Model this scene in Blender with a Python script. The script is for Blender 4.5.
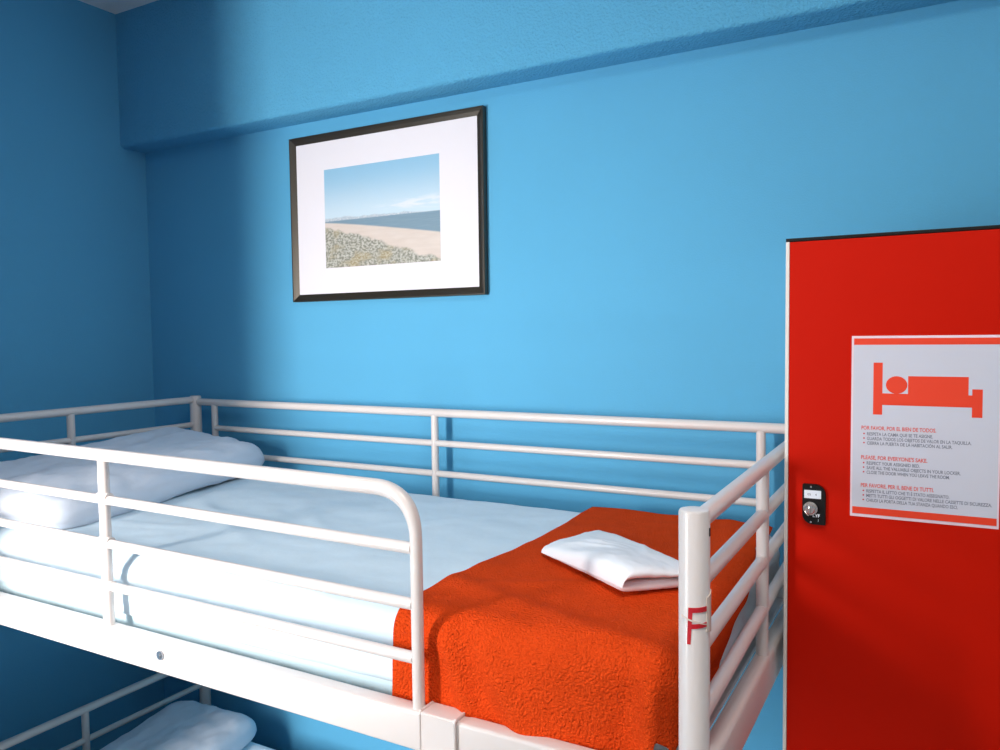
import bpy, bmesh, math, random
from mathutils import Vector, Matrix, noise
random.seed(4)
SC = bpy.context.scene
COL = SC.collection
for o in list(bpy.data.objects): bpy.data.objects.remove(o)

# ------------------------------------------------------------ camera
CAM = Vector((2.5615, -1.924, 1.70))
YAW, PITCH, ROLL, FPX = 0.5125, 0.0529, -0.0125, 789.9
F = Vector((-math.sin(YAW)*math.cos(PITCH), math.cos(YAW)*math.cos(PITCH), -math.sin(PITCH)))
r0 = Vector((math.cos(YAW), math.sin(YAW), 0)); u0 = r0.cross(F)
rr = r0*math.cos(ROLL) + u0*math.sin(ROLL); uu = -r0*math.sin(ROLL) + u0*math.cos(ROLL)
cd = bpy.data.cameras.new('camera'); cam = bpy.data.objects.new('camera', cd); COL.objects.link(cam)
M3 = Matrix((rr, uu, -F)).transposed()
cam.matrix_world = Matrix.Translation(CAM) @ M3.to_4x4()
cd.sensor_width = 36; cd.lens = 36*FPX/1000; cd.clip_start = .02
SC.camera = cam

# ------------------------------------------------------------ exposure, sky and lights
vs = SC.view_settings
vs.view_transform = 'Standard'; vs.look = 'None'; vs.gamma = 1; vs.use_curve_mapping = False
vs.exposure = 0.15
w = bpy.data.worlds.new('sky'); SC.world = w; w.use_nodes = True
w.node_tree.nodes['Background'].inputs[0].default_value = (.75, .86, 1, 1)
w.node_tree.nodes['Background'].inputs[1].default_value = 1.5
def area(name, loc, direction, sx, sy, power, col):
    l = bpy.data.lights.new(name, 'AREA'); l.shape = 'RECTANGLE'; l.size = sx; l.size_y = sy
    l.energy = power; l.color = col
    o = bpy.data.objects.new(name, l); COL.objects.link(o); o.location = loc
    o.rotation_euler = Vector(direction).to_track_quat('-Z', 'Y').to_euler()
    return o
ROOM_X, ROOM_Y, CEIL = 3.7, -2.5, 2.838
WX0, WX1, WZ0, WZ1 = .62, 1.06, .70, 2.10            # tall window opening in the front wall
wl = area('window_daylight', ((WX0+WX1)/2, ROOM_Y-.36, (WZ0+WZ1)/2+.12), (0, 1, -.36), WX1-WX0-.02, WZ1-WZ0, 92, (1.0, .945, .895))
wl.data.spread = math.radians(150)
area('ceiling_fill', (2.45, -1.55, CEIL-.06), (0, 0, -1), .6, .6, 15, (1.0, .93, .86))  # added overhead fill, no fixture, lifts the dark right side

# ------------------------------------------------------------ materials
def mat(name, col, rough=.6, metal=0, bump=None, spec=.5, coat=0, sheen=0, var=None):
    m = bpy.data.materials.new(name); m.use_nodes = True; nt = m.node_tree; N = nt.nodes; L = nt.links
    b = N['Principled BSDF']; b.inputs['Base Color'].default_value = (*col, 1)
    b.inputs['Roughness'].default_value = rough; b.inputs['Metallic'].default_value = metal
    b.inputs['Specular IOR Level'].default_value = spec
    b.inputs['Coat Weight'].default_value = coat; b.inputs['Sheen Weight'].default_value = sheen
    tc = N.new('ShaderNodeTexCoord')
    if var:
        sc, amt = var
        n = N.new('ShaderNodeTexNoise'); n.inputs['Scale'].default_value = sc; n.inputs['Detail'].default_value = 4
        L.new(tc.outputs['Object'], n.inputs['Vector'])
        mx = N.new('ShaderNodeMix'); mx.data_type = 'RGBA'
        mx.inputs[6].default_value = (*[c*(1-amt) for c in col], 1)
        mx.inputs[7].default_value = (*[min(1, c*(1+amt)) for c in col], 1)
        L.new(n.outputs[0], mx.inputs[0]); L.new(mx.outputs[2], b.inputs['Base Color'])
    if bump:
        prev = None
        for sc, st, dist in bump:
            n = N.new('ShaderNodeTexNoise'); n.inputs['Scale'].default_value = sc; n.inputs['Detail'].default_value = 3
            L.new(tc.outputs['Object'], n.inputs['Vector'])
            bp = N.new('ShaderNodeBump'); bp.inputs['Strength'].default_value = st; bp.inputs['Distance'].default_value = dist
            L.new(n.outputs[0], bp.inputs['Height'])
            if prev: L.new(prev.outputs[0], bp.inputs['Normal'])
            prev = bp
        L.new(prev.outputs[0], b.inputs['Normal'])
    return m
BLUE = (.105, .40, .64)
M_wall = mat('blue_wall_paint', BLUE, .75, bump=[(260, .25, .002), (18, .15, .004)], spec=.25, var=(3, .04))
M_stucco = mat('blue_textured_beam_paint', BLUE, .75, bump=[(140, .9, .006), (45, .4, .006)], spec=.25, var=(4, .04))
M_ceil = mat('white_ceiling_plaster', (.80, .80, .82), .9, bump=[(150, .5, .003)])
M_white = mat('far_wall_plaster', (.72, .71, .70), .9)
M_floor = mat('floor_tile', (.44, .40, .37), .5, var=(6, .1))
M_metal = mat('cream_white_enamel', (.74, .665, .635), .34, spec=.5, coat=.2, var=(9, .02))
M_sheet = mat('white_cotton', (.66, .79, .88), .85, bump=[(900, .1, .0006), (26, .25, .004)], sheen=.15)
M_mattress = mat('pale_blue_mattress_cover', (.60, .76, .82), .7, bump=[(400, .2, .001)])
M_pillow = mat('white_pillow_cotton', (.72, .76, .85), .85, bump=[(16, .35, .006), (700, .1, .0006)], sheen=.15)
M_towel = mat('white_folded_linen', (.84, .86, .90), .9, bump=[(500, .3, .001), (30, .3, .003)])
M_linen_in = mat('beige_linen_inside', (.70, .60, .52), .9, bump=[(300, .3, .001)])
M_fleece = mat('orange_fleece', (.92, .078, .010), .95, bump=[(290, 1.0, .010), (90, .4, .004)], spec=.05, sheen=.0, var=(25, .1))
M_red = mat('red_laminate', (.56, .008, .0005), .5, spec=.08, bump=[(300, .05, .0005)])
M_edge = mat('cream_edge_band', (.80, .72, .66), .5)
M_black = mat('black_edge', (.006, .005, .005), .4, spec=.25)
M_frame = mat('dark_bronze_frame', (.045, .034, .021), .36, spec=.9, metal=.5)
M_mat = mat('white_picture_mount', (.80, .76, .80), .7)
M_chrome = mat('chrome', (.75, .72, .68), .2, metal=1)
M_steel = mat('zinc_bolt', (.35, .38, .42), .35, metal=1)
M_paper = mat('white_poster_paper', (.62, .62, .70), .5, spec=.3, coat=.1)
M_lam = mat('laminate_border', (.88, .66, .72), .3, coat=.3)
M_pred = mat('poster_red_ink', (.85, .045, .008), .5)
M_pink = mat('poster_pale_red_lettering', (.72, .10, .08), .5)
M_grey = mat('poster_grey_lettering', (.16, .17, .22), .5)
M_tape = mat('red_tape', (.60, .01, .02), .4)
M_clear = mat('yellowed_clear_tape', (.80, .66, .56), .25, coat=.4)
M_dark = mat('dark_gap', (.01, .01, .012), .8)
M_label = mat('white_lock_label', (.80, .85, .92), .4)

# ------------------------------------------------------------ helpers
def link(name, bm, m, parent=None, smooth=True, auto=None):
    me = bpy.data.meshes.new(name); bm.normal_update(); bm.to_mesh(me); bm.free()
    ms = m if isinstance(m, (list, tuple)) else [m]
    for x in ms: me.materials.append(x)
    if smooth:
        for p in me.polygons: p.use_smooth = True
        if auto is not None: me.set_sharp_from_angle(angle=math.radians(auto))
    o = bpy.data.objects.new(name, me); COL.objects.link(o)
    if parent: o.parent = parent; o.location = -Vector(parent.location)
    return o
def thing(name, label, cat, loc, group=None):
    o = bpy.data.objects.new(name, None); COL.objects.link(o); o.location = loc
    o.empty_display_size = .05
    return tag(o, label, cat, group)
def tag(o, label, cat, group=None):
    o['label'] = label; o['category'] = cat
    if group: o['group'] = group
    return o
def struct(name, bm, m, parent=None, **k):
    o = link(name, bm, m, parent, **k)
    if not parent: o['kind'] = 'structure'
    return o
def add_box(bm, a, b, bevel=0, seg=2):
    a = Vector(a); b = Vector(b)
    r = bmesh.ops.create_cube(bm, size=1)
    for v in r['verts']:
        v.co = Vector(((a[i]+b[i])/2 + v.co[i]*(b[i]-a[i]) for i in range(3)))
    if bevel:
        es = list({e for v in r['verts'] for e in v.link_edges})
        bmesh.ops.bevel(bm, geom=es, offset=bevel, segments=seg, affect='EDGES', profile=.5)
    return bm
def box(a, b, bevel=0, seg=2):
    return add_box(bmesh.new(), a, b, bevel, seg)
def fillet(pts, rad, n=8):
    out = [Vector(pts[0])]
    for i in range(1, len(pts)-1):
        p = Vector(pts[i]); a = (Vector(pts[i-1])-p); b = (Vector(pts[i+1])-p)
        d = min(rad, a.length*.49, b.length*.49)
        a.normalize(); b.normalize(); p0 = p+a*d; p1 = p+b*d
        for k in range(n+1):
            t = k/n; out.append(p0*(1-t)**2 + p*2*t*(1-t) + p1*t*t)
    out.append(Vector(pts[-1])); return out
def add_tube(bm, pts, r, seg=16, cap=True, sq=None):
    pts = [Vector(p) for p in pts]; rings = []
    t0 = (pts[1]-pts[0]).normalized()
    up = Vector((0, 0, 1)) if abs(t0.z) < .9 else Vector((0, 1, 0))
    n = t0.cross(up).normalized(); prev = t0
    for i, p in enumerate(pts):
        t = (pts[min(i+1, len(pts)-1)]-pts[max(i-1, 0)]).normalized()
        ax = prev.cross(t)
        if ax.length > 1e-7: n = Matrix.Rotation(prev.angle(t), 3, ax.normalized()) @ n
        prev = t; b = t.cross(n)
        R = r[i] if isinstance(r, (list, tuple)) else r
        rings.append([bm.verts.new(p + (n*math.cos(2*math.pi*k/seg) + b*math.sin(2*math.pi*k/seg))*R) for k in range(seg)])
    for i in range(len(rings)-1):
        for k in range(seg):
            bm.faces.new((rings[i][k], rings[i][(k+1) % seg], rings[i+1][(k+1) % seg], rings[i+1][k]))
    if cap:
        bm.faces.new(rings[0][::-1]); bm.faces.new(rings[-1])
    bmesh.ops.recalc_face_normals(bm, faces=bm.faces)
    return bm
def tube(pts, r, seg=16, **k): return add_tube(bmesh.new(), pts, r, seg, **k)
def grid_surface(fn, nu, nv, thick=None):
    bm = bmesh.new(); V = [[bm.verts.new(fn(i/nu, j/nv)) for j in range(nv+1)] for i in range(nu+1)]
    for i in range(nu):
        for j in range(nv): bm.faces.new((V[i][j], V[i+1][j], V[i+1][j+1], V[i][j+1]))
    return bm
def prism(poly, plane_y, depth):                       # polygon in x-z, extruded towards -y
    bm = bmesh.new()
    f = bm.faces.new([bm.verts.new((x, plane_y, z)) for x, z in poly])
    bm.normal_update()
    e = bmesh.ops.extrude_face_region(bm, geom=[f])
    for v in e['geom']:
        if isinstance(v, bmesh.types.BMVert): v.co.y -= depth
    bmesh.ops.recalc_face_normals(bm, faces=bm.faces)
    return bm
def rbox(a, b, r, step=.03, disp=None):               # rounded box with a dense surface
    a = Vector(a); b = Vector(b); bm = bmesh.new(); c = (a+b)/2; h = (b-a)/2
    n = [max(2, int(round(2*h[i]/step))) for i in range(3)]
    seen = {}
    def vert(p):
        k = (round(p[0], 5), round(p[1], 5), round(p[2], 5))
        if k not in seen:
            q = Vector((max(-h[i]+r, min(h[i]-r, p[i])) for i in range(3))); d = Vector(p)-q
            # ease cube coordinates to a sphere
            d = d.normalized()*r if d.length > 1e-9 else d
            co = c+q+d
            if disp: co = co + disp(co, (d.normalized() if d.length else Vector((0, 0, 1))))
            seen[k] = bm.verts.new(co)
        return seen[k]
    def coords(i):
        m = n[i]; e = [-h[i]+r*t for t in (0, .3, .55, .78, 1)]
        inner = [(-h[i]+r) + (2*h[i]-2*r)*k/m for k in range(1, m)]
        return e + inner + [-x for x in e[::-1]]
    cs = [coords(i) for i in range(3)]
    for ax in range(3):
        u, v = (ax+1) % 3, (ax+2) % 3
        for s in (-1, 1):
            for i in range(len(cs[u])-1):
                for j in range(len(cs[v])-1):
                    q = []
                    for (ii, jj) in ((i, j), (i+1, j), (i+1, j+1), (i, j+1)):
                        p = [0, 0, 0]; p[ax] = s*h[ax]; p[u] = cs[u][ii]; p[v] = cs[v][jj]; q.append(vert(p))
                    if s < 0: q = q[::-1]
                    if len(set(q)) == 4: bm.faces.new(q)
    return bm
def fbm(p, s, o=3): return noise.fractal(Vector(p)*s, 1.0, 2.0, o)

# ------------------------------------------------------------ room shell
BEAM_Y, BEAM_Z = -.10, 2.374
SHADE_PIER_X, SHADE_PIER_Y = .735, -1.32
struct('floor', box((-.15, ROOM_Y-.15, -.1), (ROOM_X+.15, .15, 0)), M_floor, smooth=False)
struct('ceiling', box((-.15, ROOM_Y-.15, CEIL), (ROOM_X+.15, .15, CEIL+.1)), M_ceil, smooth=False)
struct('wall_back', box((-.15, 0, 0), (ROOM_X+.15, .15, CEIL)), M_wall, smooth=False)
struct('wall_right', box((ROOM_X, ROOM_Y, 0), (ROOM_X+.15, 0, CEIL)), M_white, smooth=False)
bm = bmesh.new()
yo = ROOM_Y-.15
add_box(bm, (-.15, yo, 0), (WX0, ROOM_Y, CEIL)); add_box(bm, (WX1, yo, 0), (ROOM_X+.15, ROOM_Y, CEIL))
add_box(bm, (WX0, yo, 0), (WX1, ROOM_Y, WZ0)); add_box(bm, (WX0, yo, WZ1), (WX1, ROOM_Y, CEIL))
struct('wall_front', bm, M_white, smooth=False)
bm = bmesh.new()
add_box(bm, (-.15, ROOM_Y, 0), (0, 0, CEIL)); add_box(bm, (0, ROOM_Y, 0), (SHADE_PIER_X, SHADE_PIER_Y, CEIL))   # plus an unseen pier, added to shade the left of the back wall
struct('wall_left', bm, M_wall, smooth=False)
bm = bmesh.new(); t = .04
add_box(bm, (WX0, yo+.05, WZ0), (WX0+t, yo+.09, WZ1), .004); add_box(bm, (WX1-t, yo+.05, WZ0), (WX1, yo+.09, WZ1), .004)
add_box(bm, (WX0+t, yo+.05, WZ0), (WX1-t, yo+.09, WZ0+t), .004); add_box(bm, (WX0+t, yo+.05, WZ1-t), (WX1-t, yo+.09, WZ1), .004)
struct('window_1', bm, M_metal, smooth=False)
# beam across the top of the back wall, with softened lower edge
bm = box((0, BEAM_Y, BEAM_Z), (ROOM_X, 0, CEIL))
es = [e for e in bm.edges if all(abs(v.co.y-BEAM_Y) < 1e-5 and abs(v.co.z-BEAM_Z) < 1e-5 for v in e.verts)]
bmesh.ops.bevel(bm, geom=es, offset=.012, segments=4, affect='EDGES', profile=.5)
struct('trim_1', bm, M_stucco, auto=50)

# ------------------------------------------------------------ bunk bed
XL, XR, YF, YN = .2986, 2.2970, -.06, -.9715
TOP, SP = 1.476, .0872
RT, RB, RU, RP = .0125, .0093, .0108, .0190
bed = thing('bunk_bed', 'white tubular metal bunk bed with guard rails beside the blue wall', 'bunk bed', ((XL+XR)/2, (YF+YN)/2, 0))
def post_bm(x, y, top=1.490):
    prof = [(0, 0), (RP, 0), (RP, top-.004), (RP-.0015, top-.001), (RP-.005, top), (0, top)]
    bm = bmesh.new(); seg = 28; rings = []
    for r, z in prof:
        rings.append([bm.verts.new((x, y, z))] if r == 0 else [bm.verts.new((x+r*math.cos(2*math.pi*k/seg), y+r*math.sin(2*math.pi*k/seg), z)) for k in range(seg)])
    for i in range(len(rings)-1):
        A, B = rings[i], rings[i+1]
        for k in range(seg):
            k2 = (k+1) % seg
            if len(A) == 1: bm.faces.new((A[0], B[k2], B[k]))
            elif len(B) == 1: bm.faces.new((A[k], A[k2], B[0]))
            else: bm.faces.new((A[k], A[k2], B[k2], B[k]))
    bmesh.ops.recalc_face_normals(bm, faces=bm.faces)
    return bm
posts = {}
for x in (XL, XR):
    for y in (YF, YN): posts[(x, y)] = link('post', post_bm(x, y, 1.497 if x == XL else 1.482), M_metal, bed, auto=40)
# front guard: one bent tube with three bars and an upright
yg = YN
GX = 1.878
pts = fillet([(XL+RP*.8, yg, TOP+.003), (GX, yg, TOP-.009), (GX, yg, 1.120)], .075, 12)
fg = link('front_guard', tube(pts, [max(.0094, min(RT, RT-.0031*(TOP-.012-p.z)/.06)) for p in pts], 20), M_metal, bed, auto=50)
for k in (1, 2, 3):
    z = TOP-SP*k
    link('guard_bar', tube([(XL+RP*.8, yg, z+.002), (GX-RT*.5, yg, z-(.009, .007, .002)[k-1])], RB, 14), M_metal, fg, auto=50).location = (0, 0, 0)
link('guard_upright', tube([(1.135, yg, TOP-RT*.6), (1.135, yg, 1.120)], RU, 16), M_metal, fg, auto=50).location = (0, 0, 0)
for k in (1, 2, 3):
    link('weld_collar', tube([(1.135-RU-.005, yg, TOP-SP*k), (1.135+RU+.005, yg, TOP-SP*k)], RB+.0012, 14), M_metal, fg, auto=50).location = (0, 0, 0)
# back guard
bg = link('back_guard', tube([(XL+RP*.8, YF, TOP), (XR-RP*.8, YF, TOP)], RT*.95, 18), M_metal, bed, auto=50)
for k in (1, 2, 3):
    z = TOP-SP*k
    link('guard_bar', tube([(.393, YF, z), (2.198, YF, z)], RB, 14), M_metal, bg, auto=50).location = (0, 0, 0)
for x in (.393, 1.297, 2.198):
    link('guard_upright', tube([(x, YF, TOP-RT*.6), (x, YF, 1.12)], RU, 16), M_metal, bg, auto=50).location = (0, 0, 0)
# head end (left) and foot end (right)
he = link('headboard', tube([(XL, YF-RP*.8, 1.483), (XL, YN+RP*.8, 1.483)], RT*.95, 18), M_metal, bed, auto=50)
for z in (1.397, 1.305, 1.216):
    link('headboard_bar', tube([(XL, YF-RP*.8, z), (XL, YN+RP*.8, z)], RB, 14), M_metal, he, auto=50).location = (0, 0, 0)
link('headboard_upright', tube([(XL, -.511, 1.475), (XL, -.511, 1.12)], RU*1.05, 16), M_metal, he, auto=50).location = (0, 0, 0)
fe = link('footboard', tube([(XR, YF-RP*.8, 1.474), (XR, YN+RP*.8, 1.463)], RT*.98, 18), M_metal, bed, auto=50)
for z, zf in ((1.384, 1.391), (1.300, 1.316), (1.208, 1.240)):
    link('footboard_bar', tube([(XR, YF-RP*.8, zf), (XR, YN+RP*.8, z)], .0105, 16), M_metal, fe, auto=50).location = (0, 0, 0)
link('footboard_upright', tube([(XR, -.550, 1.463), (XR, -.550, 1.135)], .0105, 18), M_metal, fe, auto=50).location = (0, 0, 0)
# beams of the upper bunk (upright rounded box section)
ZB0, ZB1 = 1.076, 1.137
link('side_beam', box((XL+RP*.8, YN-.014, ZB0), (XR-RP*.8, YN+.016, ZB1), .005, 3), M_metal, bed, auto=40)
link('side_beam', box((XL+RP*.8, YF-.016, ZB0), (XR-RP*.8, YF+.014, ZB1), .005, 3), M_metal, bed, auto=40)
link('end_beam', box((XL-.014, YN+RP*.8, ZB0), (XL+.014, YF-RP*.8, ZB1+.008), .008, 3), M_metal, bed, auto=40)
link('end_beam', box((XR-.014, YN+RP*.8, ZB0), (XR+.014, YF-RP*.8, ZB1+.008), .008, 3), M_metal, bed, auto=40)
# bolt through the front beam
bm = tube([(1.306, YN-.013, 1.113), (1.306, YN-.018, 1.113)], .0085, 20)
add_tube(bm, [(1.306, YN-.018, 1.113), (1.306, YN-.0205, 1.113)], [.0052, .0046], 6)
link('bolt', bm, M_steel, bed, auto=30)
# slats under both mattresses
for k in range(12):
    x = .40+k*.163
    link('slat', box((x, YN+.016, 1.079), (x+.06, YF-.016, 1.091), .003), M_metal, bed, auto=40)
# lower bunk
hb = link('headboard', tube([(XL, YF-RP*.8, .573), (XL, YN+RP*.8, .573)], RT*.95, 18), M_metal, bed, auto=50)
link('headboard_bar', tube([(XL, YF-RP*.8, .478), (XL, YN+RP*.8, .478)], RB, 14), M_metal, hb, auto=50).location = (0, 0, 0)
link('headboard_upright', tube([(XL, -.504, .57), (XL, -.504, .28)], RU, 16), M_metal, hb, auto=50).location = (0, 0, 0)
link('footboard', tube([(XR, YF-RP*.8, .573), (XR, YN+RP*.8, .573)], RT*.95, 18), M_metal, bed, auto=50)
for (a, b) in (((XL+RP*.8, YN-.014, .235), (XR-RP*.8, YN+.016, .296)), ((XL+RP*.8, YF-.016, .235), (XR-RP*.8, YF+.014, .296)),
               ((XL-.014, YN+RP*.8, .235), (XL+.014, YF-RP*.8, .296)), ((XR-.014, YN+RP*.8, .235), (XR+.014, YF-RP*.8, .296))):
    link('side_beam' if b[0]-a[0] > .5 else 'end_beam', box(a, b, .005, 3), M_metal, bed, auto=40)
for k in range(12):
    x = .40+k*.163
    link('slat', box((x, YN+.016, .238), (x+.06, YF-.016, .250), .003), M_metal, bed, auto=40)

# red taped letter F on the front foot post, with a scrap of clear tape round it
vd = math.atan2(CAM.y-YN, CAM.x-XR)
def on_post(a, z, d=.0004):                            # a: degrees to the right of the sight line
    q = vd + math.radians(a); return Vector((XR+(RP+d)*math.cos(q), YN+(RP+d)*math.sin(q), z))
def strip(bm, a0, z0, a1, z1, wz0, wz1, wa0=0, wa1=0, d=.0006):
    n = 10; R = []
    for i in range(n+1):
        t = i/n; a = a0+(a1-a0)*t; z = z0+(z1-z0)*t; wz = wz0+(wz1-wz0)*t; wa = wa0+(wa1-wa0)*t
        p = [on_post(a-wa, z-wz, d), on_post(a+wa, z+wz, d), on_post(a+wa, z+wz, .0), on_post(a-wa, z-wz, .0)]
        R.append([bm.verts.new(x) for x in p])
    for i in range(n):
        for k in range(4): bm.faces.new((R[i][k], R[i+1][k], R[i+1][(k+1) % 4], R[i][(k+1) % 4]))
    bm.faces.new(R[0]); bm.faces.new(R[-1][::-1])
    bmesh.ops.recalc_face_normals(bm, faces=bm.faces)
bm = bmesh.new()
strip(bm, -13, 1.3640, -20, 1.3185, 0, 0, 8, 6.5)
strip(bm, -20, 1.3610, 68, 1.3630, .0030, .0030, d=.0009)
strip(bm, -10, 1.3410, 68, 1.3440, .0028, .0028, d=.0009)
link('letter', bm, M_tape, posts[(XR, YN)], auto=40).location = (0, 0, 0)
bm = bmesh.new()
strip(bm, 48, 1.355, 100, 1.356, .021, .026, d=.0013)
strip(bm, -50, 1.352, 50, 1.343, .0011, .0006, d=.0011)
link('clear_tape', bm, M_clear, posts[(XR, YN)], auto=40).location = (0, 0, 0)
bm = bmesh.new(); strip(bm, 66, 1.455, 80, 1.455, .005, .005, d=.0006)
link('bolt_hole', bm, M_dark, posts[(XR, YN)], auto=40).location = (0, 0, 0)

# ladder hooked over the front beam
lad = thing('bunk_ladder', 'white metal ladder hooked over the front beam of the upper bunk', 'ladder', (2.07, YN-.03, 0))
def hook_bm(x):
    prof = []
    t = .0035
    yo, yi, zt = YN-.0145, YN+.0165, ZB1+.0005
    prof = [(yo-t, .95), (yo-t, zt+.001), (yo-t+.002, zt+t-.0005), (yo+.002, zt+t), (yi-.002, zt+t), (yi+t-.0005, zt+t-.001), (yi+t, zt), (yi+t, zt-.03), (yi, zt-.03), (yi, zt), (yo, zt), (yo, .95)]
    bm = bmesh.new()
    A = [bm.verts.new((x-.032, y, z)) for y, z in prof]; B = [bm.verts.new((x+.032, y, z)) for y, z in prof]
    n = len(prof)
    for i in range(n): bm.faces.new((A[i], A[(i+1) % n], B[(i+1) % n], B[i]))
    bm.faces.new(A[::-1]); bm.faces.new(B)
    # raised welt along both edges
    for s in (-1, 1):
        xx = x+s*.0305
        add_tube(bm, [(xx, yo-t, .95), (xx, yo-t, zt), (xx, yo-t+.003, zt+t), (xx, yi, zt+t), (xx, yi+t, zt-.003), (xx, yi+t, zt-.03)], .0022, 8)
    bmesh.ops.recalc_face_normals(bm, faces=bm.faces); return bm
for x in (1.922, 2.225):
    link('hook', hook_bm(x), M_metal, lad, auto=35)
    link('side_rail', tube([(x, YN-.030, 0), (x, YN-.030, 1.05)], .0125, 16), M_metal, lad, auto=40)
for z in (.25, .5, .75, 1.0):
    link('rung', box((1.933, YN-.045, z-.008), (2.214, YN-.016, z+.008), .003), M_metal, lad, auto=40)

# ------------------------------------------------------------ upper mattress and bedding
MX0, MX1, MY0, MY1, MZ0, MZ1 = .325, 2.262, -.938, -.145, 1.093, 1.266
mt = thing('mattress', 'mattress with pale sheet on the upper bunk', 'mattress', ((MX0+MX1)/2, (MY0+MY1)/2, MZ0))
link('mattress_body', rbox((MX0+.006, MY0+.006, MZ0), (MX1-.006, MY1-.006, MZ1-.006), .045, .06), M_mattress, mt)
def sheet_disp(co, n):
    top = 1 if n.z > .5 else 0
    w = .0035*fbm((co.x, co.y, co.z), 5) + .0018*fbm((co.x*1.0, co.y*1.0, co.z*3), 16)
    if not top: w += .0022*fbm((co.x*.6, co.y, co.z*5), 14)
    # a few pulled creases
    if top:
        for (cx, cy, ang, L_, a) in ((1.05, -.62, -.5, .22, .006), (1.15, -.60, -.2, .20, .005), (1.3, -.55, -.6, .15, .004), (.95, -.75, .2, .2, .004), (1.55, -.4, .8, .2, .003)):
            dx, dy = co.x-cx, co.y-cy; s = dx*math.cos(ang)+dy*math.sin(ang); q = -dx*math.sin(ang)+dy*math.cos(ang)
            w += a*math.exp(-(s/L_)**2-(q/.014)**2)
    return n*w
bm = rbox((MX0, MY0, MZ0), (MX1, MY1, MZ1), .045, .018, sheet_disp)
dele = []
for f in bm.faces:
    c = f.calc_center_median()
    if c.z < (1.184 if c.x > MX1-.02 else 1.150)+.0025*fbm((c.x, c.y, 0), 9)-.004: dele.append(f)
bmesh.ops.delete(bm, geom=dele, context='FACES')
sh = link('fitted_sheet', bm, M_sheet, mt)
s = sh.modifiers.new('s', 'SOLIDIFY'); s.thickness = .003; s.offset = -1

def pillow_bm(lx, ly, th, seed, pinch=.06, crease=.006, n=56, full=0):
    """pillow lying in x-y, centred at the origin, underside flatter"""
    bm = bmesh.new(); V = {}
    for side in (1, -1):
        for i in range(n+1):
            for j in range(n+1):
                u, v = -1+2*i/n, -1+2*j/n
                edge = i in (0, n) or j in (0, n)
                if side == -1 and edge: V[(-1, i, j)] = V[(1, i, j)]; continue
                x = u*lx/2*(1-pinch*(1-v*v)*abs(u)**3); y = v*ly/2*(1-pinch*(1-u*u)*abs(v)**3)
                x *= 1-.13*abs(v)**9; y *= 1-.055*abs(u)**9
                k = (max(0, 1-abs(u)**5)**.50)*(max(0, 1-abs(v)**12)**.50)
                hgt = th*k*(1+full*v)*(.62 if side > 0 else .38)*(1+.12*fbm((u*1.3+seed, v*1.3, side), 1))
                rim = (1-min(abs(abs(u)-1), abs(abs(v)-1)))**6
                wr = crease*fbm((u*3+seed, v*3, side*3), 1.5, 4)*(k**.5)+crease*.45*rim*math.sin((u-v)*13+seed)*k
                V[(side, i, j)] = bm.verts.new((x, y, side*hgt+wr))
        for i in range(n):
            for j in range(n):
                q = [V[(side, i, j)], V[(side, i+1, j)], V[(side, i+1, j+1)], V[(side, i, j+1)]]
                if side < 0: q = q[::-1]
                bm.faces.new(q)
    return bm
def place(o, loc, rot): o.location = loc; o.rotation_euler = rot; return o
p1 = link('pillow', pillow_bm(.43, .86, .100, 2.3, .03, .006, 64, .10), M_pillow)
place(p1, (.568, -.532, 1.319), (math.radians(1.0), math.radians(8), math.radians(13)))
tag(p1, 'plump white pillow leaning at the head of the upper bunk', 'pillow')

# lower mattress and pillow
m2 = thing('mattress', 'mattress with pale sheet on the lower bunk', 'mattress', ((MX0+MX1)/2, (MY0+MY1)/2, .252))
link('fitted_sheet', rbox((MX0, MY0, .252), (MX1, MY1, .405), .045, .05, lambda co, n: n*.003*fbm(co, 6)), M_sheet, m2)
p2 = link('pillow', pillow_bm(.35, .55, .090, 7.1, .03, .005, 56, .1), M_pillow)
place(p2, (.540, -.425, .438), (0, math.radians(4), math.radians(12)))
tag(p2, 'pale pillow lying at the head of the lower bunk', 'pillow')

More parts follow.
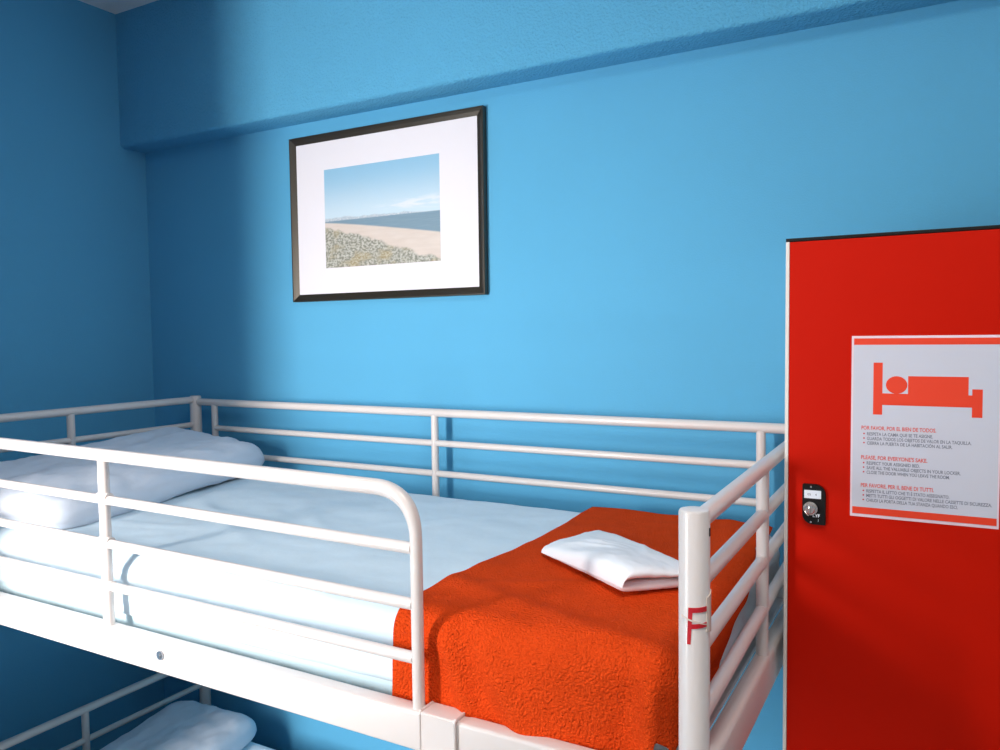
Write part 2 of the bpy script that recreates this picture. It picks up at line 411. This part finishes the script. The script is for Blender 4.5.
# ------------------------------------------------------------ orange fleece blanket
BX0, BYF = 1.820, -.155
FX, NY, TZ = MX1+.006, MY0-.006, MZ1+.006            # foot, near and top faces it drapes over
RC = .042                                             # rounding of the bed's edges
HN, HF = .215, .070                                   # lengths hanging at the near side and at the foot
def drop(d, r=RC):                                    # distance past the start of a rounded edge -> (out, down)
    L_ = r*math.pi/2
    if d <= 0: return d, 0
    if d < L_: return r*math.sin(d/r), r*(1-math.cos(d/r))
    return r, r+(d-L_)
LX = FX-RC; LY = NY+RC
def blanket(u, v):
    # unrolled coordinates, a past the foot edge, b past the near edge
    edge = .012*math.sin(v*5)+.010*fbm((0, v*3, 1), 1.0)
    X0 = BX0+edge
    yy = BYF - v*((BYF-LY) + RC*math.pi/2 + HN-RC-.035)
    hf = -.050 + .078*max(0, min(1, (-.36-yy)/.45)) + .045*max(0, min(1, (-.80-yy)/.05)) + .003*math.sin(v*31)
    hn = HN-RC - .072*max(0, min(1, (u-.72)/.10))**2 + .004*math.sin(u*23)
    Lx = (LX-X0) + RC*math.pi/2 + hf
    Ly = (BYF-LY) + RC*math.pi/2 + hn-.035
    a = u*Lx-(LX-X0); b = v*Ly-(BYF-LY)
    if a <= 0 and b <= 0: p = Vector((LX+a, LY-b, TZ)); n = Vector((0, 0, 1))
    elif a > 0 and b <= 0:
        o, d = drop(a); p = Vector((LX+o, LY-b, TZ-d)); n = Vector((o/RC, 0, max(0, 1-d/RC)))
    elif a <= 0:
        o, d = drop(b); p = Vector((LX+a, LY-o, TZ-d)); n = Vector((0, -o/RC, max(0, 1-d/RC)))
    else:
        m = (a**4+b**4)**.25; ph = math.atan2(b, a); o, d = drop(m)
        dd = Vector((math.cos(ph), -math.sin(ph), 0)); p = Vector((LX, LY, TZ-d)) + dd*o; n = Vector((dd.x*o/RC, dd.y*o/RC, max(0, 1-d/RC)))
    n = n.normalized()
    w = .004*fbm(p, 7, 3)+.004
    side = max(0, min(1, (b-.01)/.06))
    top = 1-side
    # folds on the near side: hang from the corner, run down and right
    if b > -.05:
        f = 0
        f += .010*math.exp(-((p.x-1.905-(TZ-p.z)*.38)/.020)**2)*side
        f += .012*math.exp(-((p.x-1.965-(TZ-p.z)*.62)/.032)**2)*side*min(1, (TZ-p.z)/.08)
        f += .008*math.exp(-((p.x-2.235+(TZ-p.z)*.05)/.012)**2)*side
        f -= .008*math.exp(-((p.x-2.205+(TZ-p.z)*.10)/.020)**2)*side
        f += .006*math.exp(-((p.x-2.08)/.06)**2)*side
        w += f*1.35 if f > 0 else f
    # soft ridges over the top
    w += top*(.005*math.exp(-((p.y+.80+.35*(p.x-1.85))/.028)**2) + .004*math.exp(-((p.y+.73-.5*(p.x-2.0))/.02)**2)*math.exp(-((p.x-2.0)/.12)**2)
              + .0035*math.exp(-((p.x-2.12+.2*p.y)/.02)**2))
    return p + n*w
bm = grid_surface(blanket, 110, 190)
bmesh.ops.recalc_face_normals(bm, faces=bm.faces)
bl = link('blanket', bm, M_fleece)
s = bl.modifiers.new('s', 'SOLIDIFY'); s.thickness = .006; s.offset = -1
tag(bl, 'orange fleece blanket draped over the foot of the upper mattress', 'blanket')

# ------------------------------------------------------------ folded white linen
A, B, C, D = Vector((1.905, -.607, 0)), Vector((1.955, -.425, 0)), Vector((2.215, -.650, 0)), Vector((2.110, -.748, 0))
def quad(u, v): return A*(1-u)*(1-v) + D*u*(1-v) + C*u*v + B*(1-u)*v      # u: towards the open edge, v: near to far
TB = TZ+.010
def section(T):                                       # outline of the folds in (u, z), T = full height at the open edge
    P = []
    N_ = 40
    for k in range(N_+1): P.append((k/N_, 0))                                    # underside
    for k in range(1, 12): t = -math.pi/2+math.pi*k/12; P.append((1+.030*math.cos(t), T*.20+T*.20*math.sin(t)))    # lower fold
    for k in range(4): P.append((.985-.025*k, T*.40+.0008*k))
    P.append((.88, T*.46))
    for k in range(4): P.append((.91+.025*k, T*.52-.0008*k))
    for k in range(1, 14): t = -math.pi/2+math.pi*k/14; P.append((1.0+.080*math.cos(t), T*.765+T*.235*math.sin(t)))  # upper fold
    for k in range(N_+1): P.append((1-k/N_, None))                               # top
    for k in range(1, 10): t = math.pi/2+math.pi*k/10; P.append((.0+.022*math.cos(t), -1-math.sin(t)))             # fold at the far left
    return P
NV = 64; SEC = section(.046); bm = bmesh.new(); R_ = []
def thick(u, v): return .046*(.24+.70*min(1, .08+1.15*max(0, u))**.8)*(1+.10*math.sin(v*3.2))*(1-.30*v*u)+.0015*fbm((u*3, v*3, 4), 1)
for j_ in range(NV+1):
    v = j_/NV; q = 1-abs(2*v-1)**9; e = max(.0, q)**.5; ring = []
    for (u, z) in SEC:
        tt = thick(u, v)
        if z is None: zz_ = tt
        elif z < 0 or (u < 0 and z != 0): zz_ = tt*(.5-.5*(z+1))
        else: zz_ = z*tt/.046 if z > 0 else 0
        if z is None or zz_ > tt*.7:
            for (cu, cv, ang, a_) in ((.36, .50, .45, .0045), (.44, .40, .60, .004), (.40, .62, .5, .003), (.64, .80, -.9, .004), (.28, .3, .8, .002)):
                qq = -(u-cu)*math.sin(ang)+(v-cv)*math.cos(ang); s_ = (u-cu)*math.cos(ang)+(v-cv)*math.sin(ang)
                zz_ += a_*math.exp(-(qq/.032)**2-(s_/.20)**2)
            zz_ += .003*fbm((u*2.2, v*2.2, 3), 1)
        c = quad(min(1.09, max(-.06, u)), v)
        c = c + (quad(.5, .5)-c)*.03*abs(2*v-1)**8*0
        zc_ = .5*tt
        zf = zc_*.55+(zz_-zc_*.55)*e if z != 0 else max(0, (1-e)*tt*.28)
        mu = .02*(1-e)                                # rounded corners
        c = c + (quad(.5, v)-c)*mu*2
        ring.append(bm.verts.new((c.x, c.y, TB+zf+.0008*fbm((u*9, v*9, zf*80), 1))))
    R_.append(ring)
ns = len(SEC)
for a_ in range(NV):
    for k in range(ns): bm.faces.new((R_[a_][k], R_[a_][(k+1) % ns], R_[a_+1][(k+1) % ns], R_[a_+1][k]))
bm.faces.new(R_[0]); bm.faces.new(R_[-1][::-1])
bmesh.ops.recalc_face_normals(bm, faces=bm.faces)
tw = link('folded_linen', bm, M_towel, auto=70)
tag(tw, 'folded white linen sheet lying on the orange blanket', 'linen')

# ------------------------------------------------------------ framed beach picture
PX0, PX1, PZ0, PZ1 = .727, 1.446, 1.808, 2.326
pic = thing('framed_picture', 'black framed beach photograph with wide white mount on the blue wall', 'picture', ((PX0+PX1)/2, 0, PZ0))
FW = .023
def frame_bm(x0, x1, z0, z1, wd, y0, y1):
    prof = [(0, y0), (0, y1+.001), (.001, y1), (.0035, y1), (.0045, y1+.0008), (wd*.5, y1+.0048), (wd, y1+.0085), (wd, y0)]   # (inset, y)
    bm = bmesh.new(); loops = []
    for ins, y in prof:
        loops.append([bm.verts.new(c) for c in ((x0+ins, y, z0+ins), (x1-ins, y, z0+ins), (x1-ins, y, z1-ins), (x0+ins, y, z1-ins))])
    n = len(loops)
    for i in range(n):
        A_, B_ = loops[i], loops[(i+1) % n]
        for k in range(4): bm.faces.new((A_[k], A_[(k+1) % 4], B_[(k+1) % 4], B_[k]))
    bmesh.ops.recalc_face_normals(bm, faces=bm.faces); return bm
link('frame', frame_bm(PX0, PX1, PZ0, PZ1, FW, -.001, -.021), M_frame, pic, smooth=False)
link('mount', box((PX0+FW-.003, -.0120, PZ0+FW-.003), (PX1-FW+.003, -.004, PZ1-FW+.003)), M_mat, pic, smooth=False)
# the photograph itself: procedural beach
def beach():
    m = bpy.data.materials.new('beach_photograph'); m.use_nodes = True; nt = m.node_tree; N = nt.nodes; L = nt.links
    b = N['Principled BSDF']; b.inputs['Roughness'].default_value = .5
    tc = N.new('ShaderNodeTexCoord'); sp = N.new('ShaderNodeSeparateXYZ'); L.new(tc.outputs['Generated'], sp.inputs[0])
    X, Z = sp.outputs['X'], sp.outputs['Z']
    def math_(op, a, b_, c=None):
        n = N.new('ShaderNodeMath'); n.operation = op
        for i, v in enumerate((a, b_, c)):
            if v is None: continue
            if isinstance(v, (int, float)): n.inputs[i].default_value = v
            else: L.new(v, n.inputs[i])
        return n.outputs[0]
    def nz(scale, detail=4, sx=1, sz=1):
        mp = N.new('ShaderNodeMapping'); mp.inputs['Scale'].default_value = (sx, 1, sz); L.new(tc.outputs['Generated'], mp.inputs[0])
        n = N.new('ShaderNodeTexNoise'); n.inputs['Scale'].default_value = scale; n.inputs['Detail'].default_value = detail; L.new(mp.outputs[0], n.inputs[0]); return n.outputs[0]
    def mix(f, a, b_):
        n = N.new('ShaderNodeMix'); n.data_type = 'RGBA'; L.new(f, n.inputs[0])
        for i, v in ((6, a), (7, b_)):
            if isinstance(v, tuple): n.inputs[i].default_value = (*v, 1)
            else: L.new(v, n.inputs[i])
        return n.outputs[2]
    def step(v, lo, hi):
        n = N.new('ShaderNodeMapRange'); n.interpolation_type = 'SMOOTHSTEP'; L.new(v, n.inputs[0])
        n.inputs[1].default_value = lo; n.inputs[2].default_value = hi; return n.outputs[0]
    sky = mix(step(Z, .46, 1.0), (.56, .68, .76), (.27, .50, .68))
    cl = math_('MULTIPLY', step(math_('MULTIPLY_ADD', X, .06, Z), .55, .60), math_('SUBTRACT', 1, step(math_('MULTIPLY_ADD', X, -.06, Z), .53, .60)))
    cl = math_('MULTIPLY', cl, step(nz(6, 6, 1, 4), .38, .62))
    cl = math_('MULTIPLY', cl, step(X, .30, .75))
    sky = mix(cl, sky, (.70, .74, .80))
    ridge = math_('MULTIPLY_ADD', nz(8, 5, 1, .01), .07, math_('MULTIPLY_ADD', X, -.02, .470))
    land = math_('MULTIPLY', math_('SUBTRACT', 1, step(math_('SUBTRACT', Z, ridge), -.010, .010)), math_('SUBTRACT', 1, step(X, .78, .88)))
    img = mix(land, sky, mix(step(nz(60, 4, 1, 2), .45, .6), (.38, .46, .54), (.60, .63, .66)))
    sea = math_('SUBTRACT', 1, step(Z, .468, .478))
    img = mix(sea, img, mix(nz(30, 3, .2, 3), (.14, .24, .32), (.24, .34, .41)))
    sand_top = math_('MULTIPLY_ADD', math_('POWER', X, 1.15), -.19, .465)
    sand = math_('SUBTRACT', 1, step(math_('SUBTRACT', Z, sand_top), -.014, .006))
    img = mix(sand, img, mix(nz(14, 4, .4, 2), (.58, .48, .42), (.72, .63, .57)))
    dune_top = math_('MULTIPLY_ADD', math_('POWER', X, 1.1), -.40, math_('MULTIPLY_ADD', nz(9, 6), .14, .345))
    dune = math_('SUBTRACT', 1, step(math_('SUBTRACT', Z, dune_top), -.02, .012))
    vg = mix(step(nz(48, 8), .36, .66), (.20, .20, .16), (.56, .54, .48))
    vg = mix(step(nz(6, 3), .48, .66), vg, mix(step(nz(50, 8), .36, .66), (.30, .24, .13), (.50, .45, .34)))
    img = mix(dune, img, vg)
    L.new(img, b.inputs['Base Color']); return m
link('print', box((.8640, -.0126, 1.9105), (1.2950, -.0120, 2.2155)), beach(), pic, smooth=False)

# ------------------------------------------------------------ red locker
LX0, LX1, LY, LZ = 2.3235, 2.80, -.485, 1.8545
loc = thing('locker', 'tall red fronted locker with cream edge and black top at the bed foot', 'locker', ((LX0+LX1)/2, -.25, 0))
bm = bmesh.new(); t = .016
add_box(bm, (LX0, LY+.003, 0), (LX0+t, -.004, LZ-.006)); add_box(bm, (LX1-t, LY+.003, 0), (LX1, -.004, LZ-.006))
add_box(bm, (LX0+t, -.014, 0), (LX1-t, -.004, LZ-.006)); add_box(bm, (LX0+t, LY+.02, .0), (LX1-t, -.014, .06)); add_box(bm, (LX0+t, LY+.02, .95), (LX1-t, -.014, .966))
link('body', bm, M_edge, loc, smooth=False)
link('edge_strip', box((LX0, LY-.016, 0), (LX0+.006, LY+.003, LZ-.0055), .0008), M_edge, loc, smooth=False)
link('top_panel', box((LX0, LY-.0165, LZ-.0055), (LX1, -.004, LZ), .0006), M_black, loc, smooth=False)
door = link('door', box((LX0+.0066, LY-.016, .012), (LX1-.001, LY+.002, LZ-.0062), .0006), M_red, loc, smooth=False)
DY = LY-.016                                           # plane of the door's face

# lock plate
def rp(cx, cz, r, a0, a1, n=8): return [(cx+r*math.cos(math.radians(a0+(a1-a0)*k/n)), cz+r*math.sin(math.radians(a0+(a1-a0)*k/n))) for k in range(n+1)]
LDZ = .0025
lx0, lx1, lz0, lz1 = 2.3540, 2.3910, 1.3660+LDZ, 1.4345+LDZ
poly = rp(lx0+.017, lz0+.017, .017, 180, 270) + rp(lx1-.002, lz0+.002, .002, 270, 360) + rp(lx1-.017, lz1-.017, .017, 0, 90) + rp(lx0+.002, lz1-.002, .002, 90, 180)
lk = link('combination_lock', prism(poly, DY, .006), M_black, door, smooth=False); lk.location = (0, 0, 0)
def sub(name, bm, m, parent, **k):
    o = link(name, bm, m, parent, **k); o.location = (0, 0, 0); return o
# the deepest level is thing > part > sub-part, so the lock's own pieces sit beside it under the door
sub('lock_label', box((lx0+.003, DY-.0068, 1.4105+LDZ), (lx1-.007, DY-.006, 1.4245+LDZ), .0006), M_label, door, smooth=False)
bm = tube([(2.3675, DY-.006, 1.3935+LDZ), (2.3675, DY-.009, 1.3935+LDZ)], .0115, 28)
add_tube(bm, [(2.3675, DY-.009, 1.3935+LDZ), (2.3675, DY-.017, 1.3935+LDZ), (2.3675, DY-.0185, 1.3935+LDZ)], [.0085, .0082, .007], 24)
add_box(bm, (2.3660, DY-.022, 1.3865+LDZ), (2.3690, DY-.018, 1.4005+LDZ), .0008)
sub('lock_knob', bm, M_chrome, door, auto=35)
bm = tube([(2.358, DY-.006, 1.3905+LDZ), (2.360, DY-.010, 1.386+LDZ), (2.365, DY-.010, 1.3815+LDZ)], .0016, 8)
sub('lock_tab', bm, M_chrome, door, auto=35)
for x, z in ((2.3680, 1.4305+LDZ), (2.3680, 1.3700+LDZ)): sub('rivet', tube([(x, DY-.0058, z), (x, DY-.0072, z)], .0017, 12), M_chrome, door, auto=35)

def text_bm(s, x, z, size, y, width=None, bold=.0, shear=0):
    cu = bpy.data.curves.new('t', 'FONT'); cu.body = s; cu.size = size; cu.offset = bold; cu.extrude = .00005; cu.resolution_u = 3
    cu.space_character = 1.0
    o = bpy.data.objects.new('t', cu); COL.objects.link(o)
    dg = bpy.context.evaluated_depsgraph_get(); me = bpy.data.meshes.new_from_object(o.evaluated_get(dg))
    bpy.data.objects.remove(o); bpy.data.curves.remove(cu)
    bm = bmesh.new(); bm.from_mesh(me); bpy.data.meshes.remove(me)
    xs = [v.co.x for v in bm.verts]; a, b_ = min(xs), max(xs); k = (width/(b_-a)) if width else 1
    for v in bm.verts:
        c = v.co.copy(); v.co = Vector((x+(c.x-a)*k, y-c.z, z+c.y))
    return bm
def merge(bms):
    out = bmesh.new()
    for b in bms:
        me = bpy.data.meshes.new('m'); b.to_mesh(me); out.from_mesh(me); b.free(); bpy.data.meshes.remove(me)
    return out
sub('lock_lettering', merge([text_bm('05', lx0+.0085, 1.4155+LDZ, .0058, DY-.0070), text_bm('4', lx0+.0205, 1.4155+LDZ, .0058, DY-.0070)]), M_grey, door, smooth=False)
sub('lock_mark', merge([text_bm('LYF', 2.3710, 1.3790+LDZ, .0075, DY-.0063, bold=.0002), text_bm('J', 2.3790, 1.3725+LDZ, .0050, DY-.0063)]), M_label, door, smooth=False)

# ------------------------------------------------------------ poster on the locker door
QX0, QX1, QZ0, QZ1 = 2.4285, 2.6390, 1.3885, 1.6880
po = thing('poster', 'laminated white notice with red bed pictogram taped to the red locker', 'poster', ((QX0+QX1)/2, DY, QZ0))
link('laminate', box((QX0, DY-.0010, QZ0), (QX1, DY-.0002, QZ1), .0003), M_lam, po, smooth=False)
link('paper', box((QX0+.0030, DY-.0013, QZ0+.004), (QX1-.0025, DY-.0010, QZ1-.0035)), M_paper, po, smooth=False)
y = DY-.0013
link('red_band', box((QX0+.0035, y-.0002, QZ1-.0145), (QX1-.0030, y, QZ1-.0040)), M_pred, po, smooth=False)
link('red_band', box((QX0+.0035, y-.0002, QZ0+.0050), (QX1-.0030, y, QZ0+.0165)), M_pred, po, smooth=False)
bm = bmesh.new()
def plate(a, b, r=.0015):
    x0, z0 = a; x1, z1 = b
    return prism(rp(x0+r, z0+r, r, 180, 270, 4)+rp(x1-r, z0+r, r, 270, 360, 4)+rp(x1-r, z1-r, r, 0, 90, 4)+rp(x0+r, z1-r, r, 90, 180, 4), y, .0002)
icon = [prism([(2.4615, 1.5595), (2.4750, 1.5595), (2.4750, 1.5755), (2.6005, 1.5755), (2.6005, 1.5600), (2.6145, 1.5600), (2.6145, 1.6040), (2.6005, 1.6040),
               (2.6005, 1.5945), (2.5955, 1.5945), (2.5955, 1.6230), (2.5120, 1.6230), (2.5120, 1.5945), (2.4750, 1.5945), (2.4750, 1.6445), (2.4615, 1.6445)], y, .0002),
        prism([(2.4955+.0155*math.cos(k*math.pi/16), 1.6085+.0142*math.sin(k*math.pi/16)) for k in range(32)], y, .0003)]
link('bed_pictogram', icon[0], M_pred, po, smooth=False); link('pictogram_head', icon[1], M_pred, po, smooth=False)
zz = lambda py: 1.5400-(py-425)*.001655
H, Rw, Bl = [], [], []
blocks = [(426.6, 'POR FAVOR, POR EL BIEN DE TODOS.', .1080, [(432.4, 'RESPETA LA CAMA QUE SE TE ASIGNE.', .0965), (437.0, 'GUARDA TODOS LOS OBJETOS DE VALOR EN LA TAQUILLA.', .1500), (441.6, 'CIERRA LA PUERTA DE LA HABITACIÓN AL SALIR.', .1240)]),
          (456.2, "PLEASE, FOR EVERYONE'S SAKE.", .0965, [(461.6, 'RESPECT YOUR ASSIGNED BED.', .0785), (466.2, 'SAVE ALL THE VALUABLE OBJECTS IN YOUR LOCKER.', .1360), (470.8, 'CLOSE THE DOOR WHEN YOU LEAVE THE ROOM.', .1210)]),
          (484.2, 'PER FAVORE, PER IL BENE DI TUTTI.', .1060, [(489.6, 'RISPETTA IL LETTO CHE TI È STATO ASSEGNATO.', .1210), (494.2, 'METTI TUTTI GLI OGGETTI DI VALORE NELLE CASSETTE DI SICUREZZA.', .1790), (498.8, 'CHIUDI LA PORTA DELLA TUA STANZA QUANDO ESCI.', .1330)])]
for py, s_, wd, rows in blocks:
    H.append(text_bm(s_, 2.4445, zz(py)-.0032, .0088, y-.0001, wd, bold=.00022))
    for (ry, t_, rw) in rows:
        Rw.append(text_bm(t_, 2.4530, zz(ry)-.0030, .0074, y-.0001, rw*.985, bold=.00014))
        Bl.append(prism([(2.4485+.0013*math.cos(k*math.pi/6), zz(ry)-.0002+.0013*math.sin(k*math.pi/6)) for k in range(12)], y, .0001))
for b_ in H: link('heading', b_, M_pink, po, smooth=False)
for b_ in Rw: link('text_line', b_, M_grey, po, smooth=False)
for b_ in Bl: link('bullet', b_, M_tape, po, smooth=False)
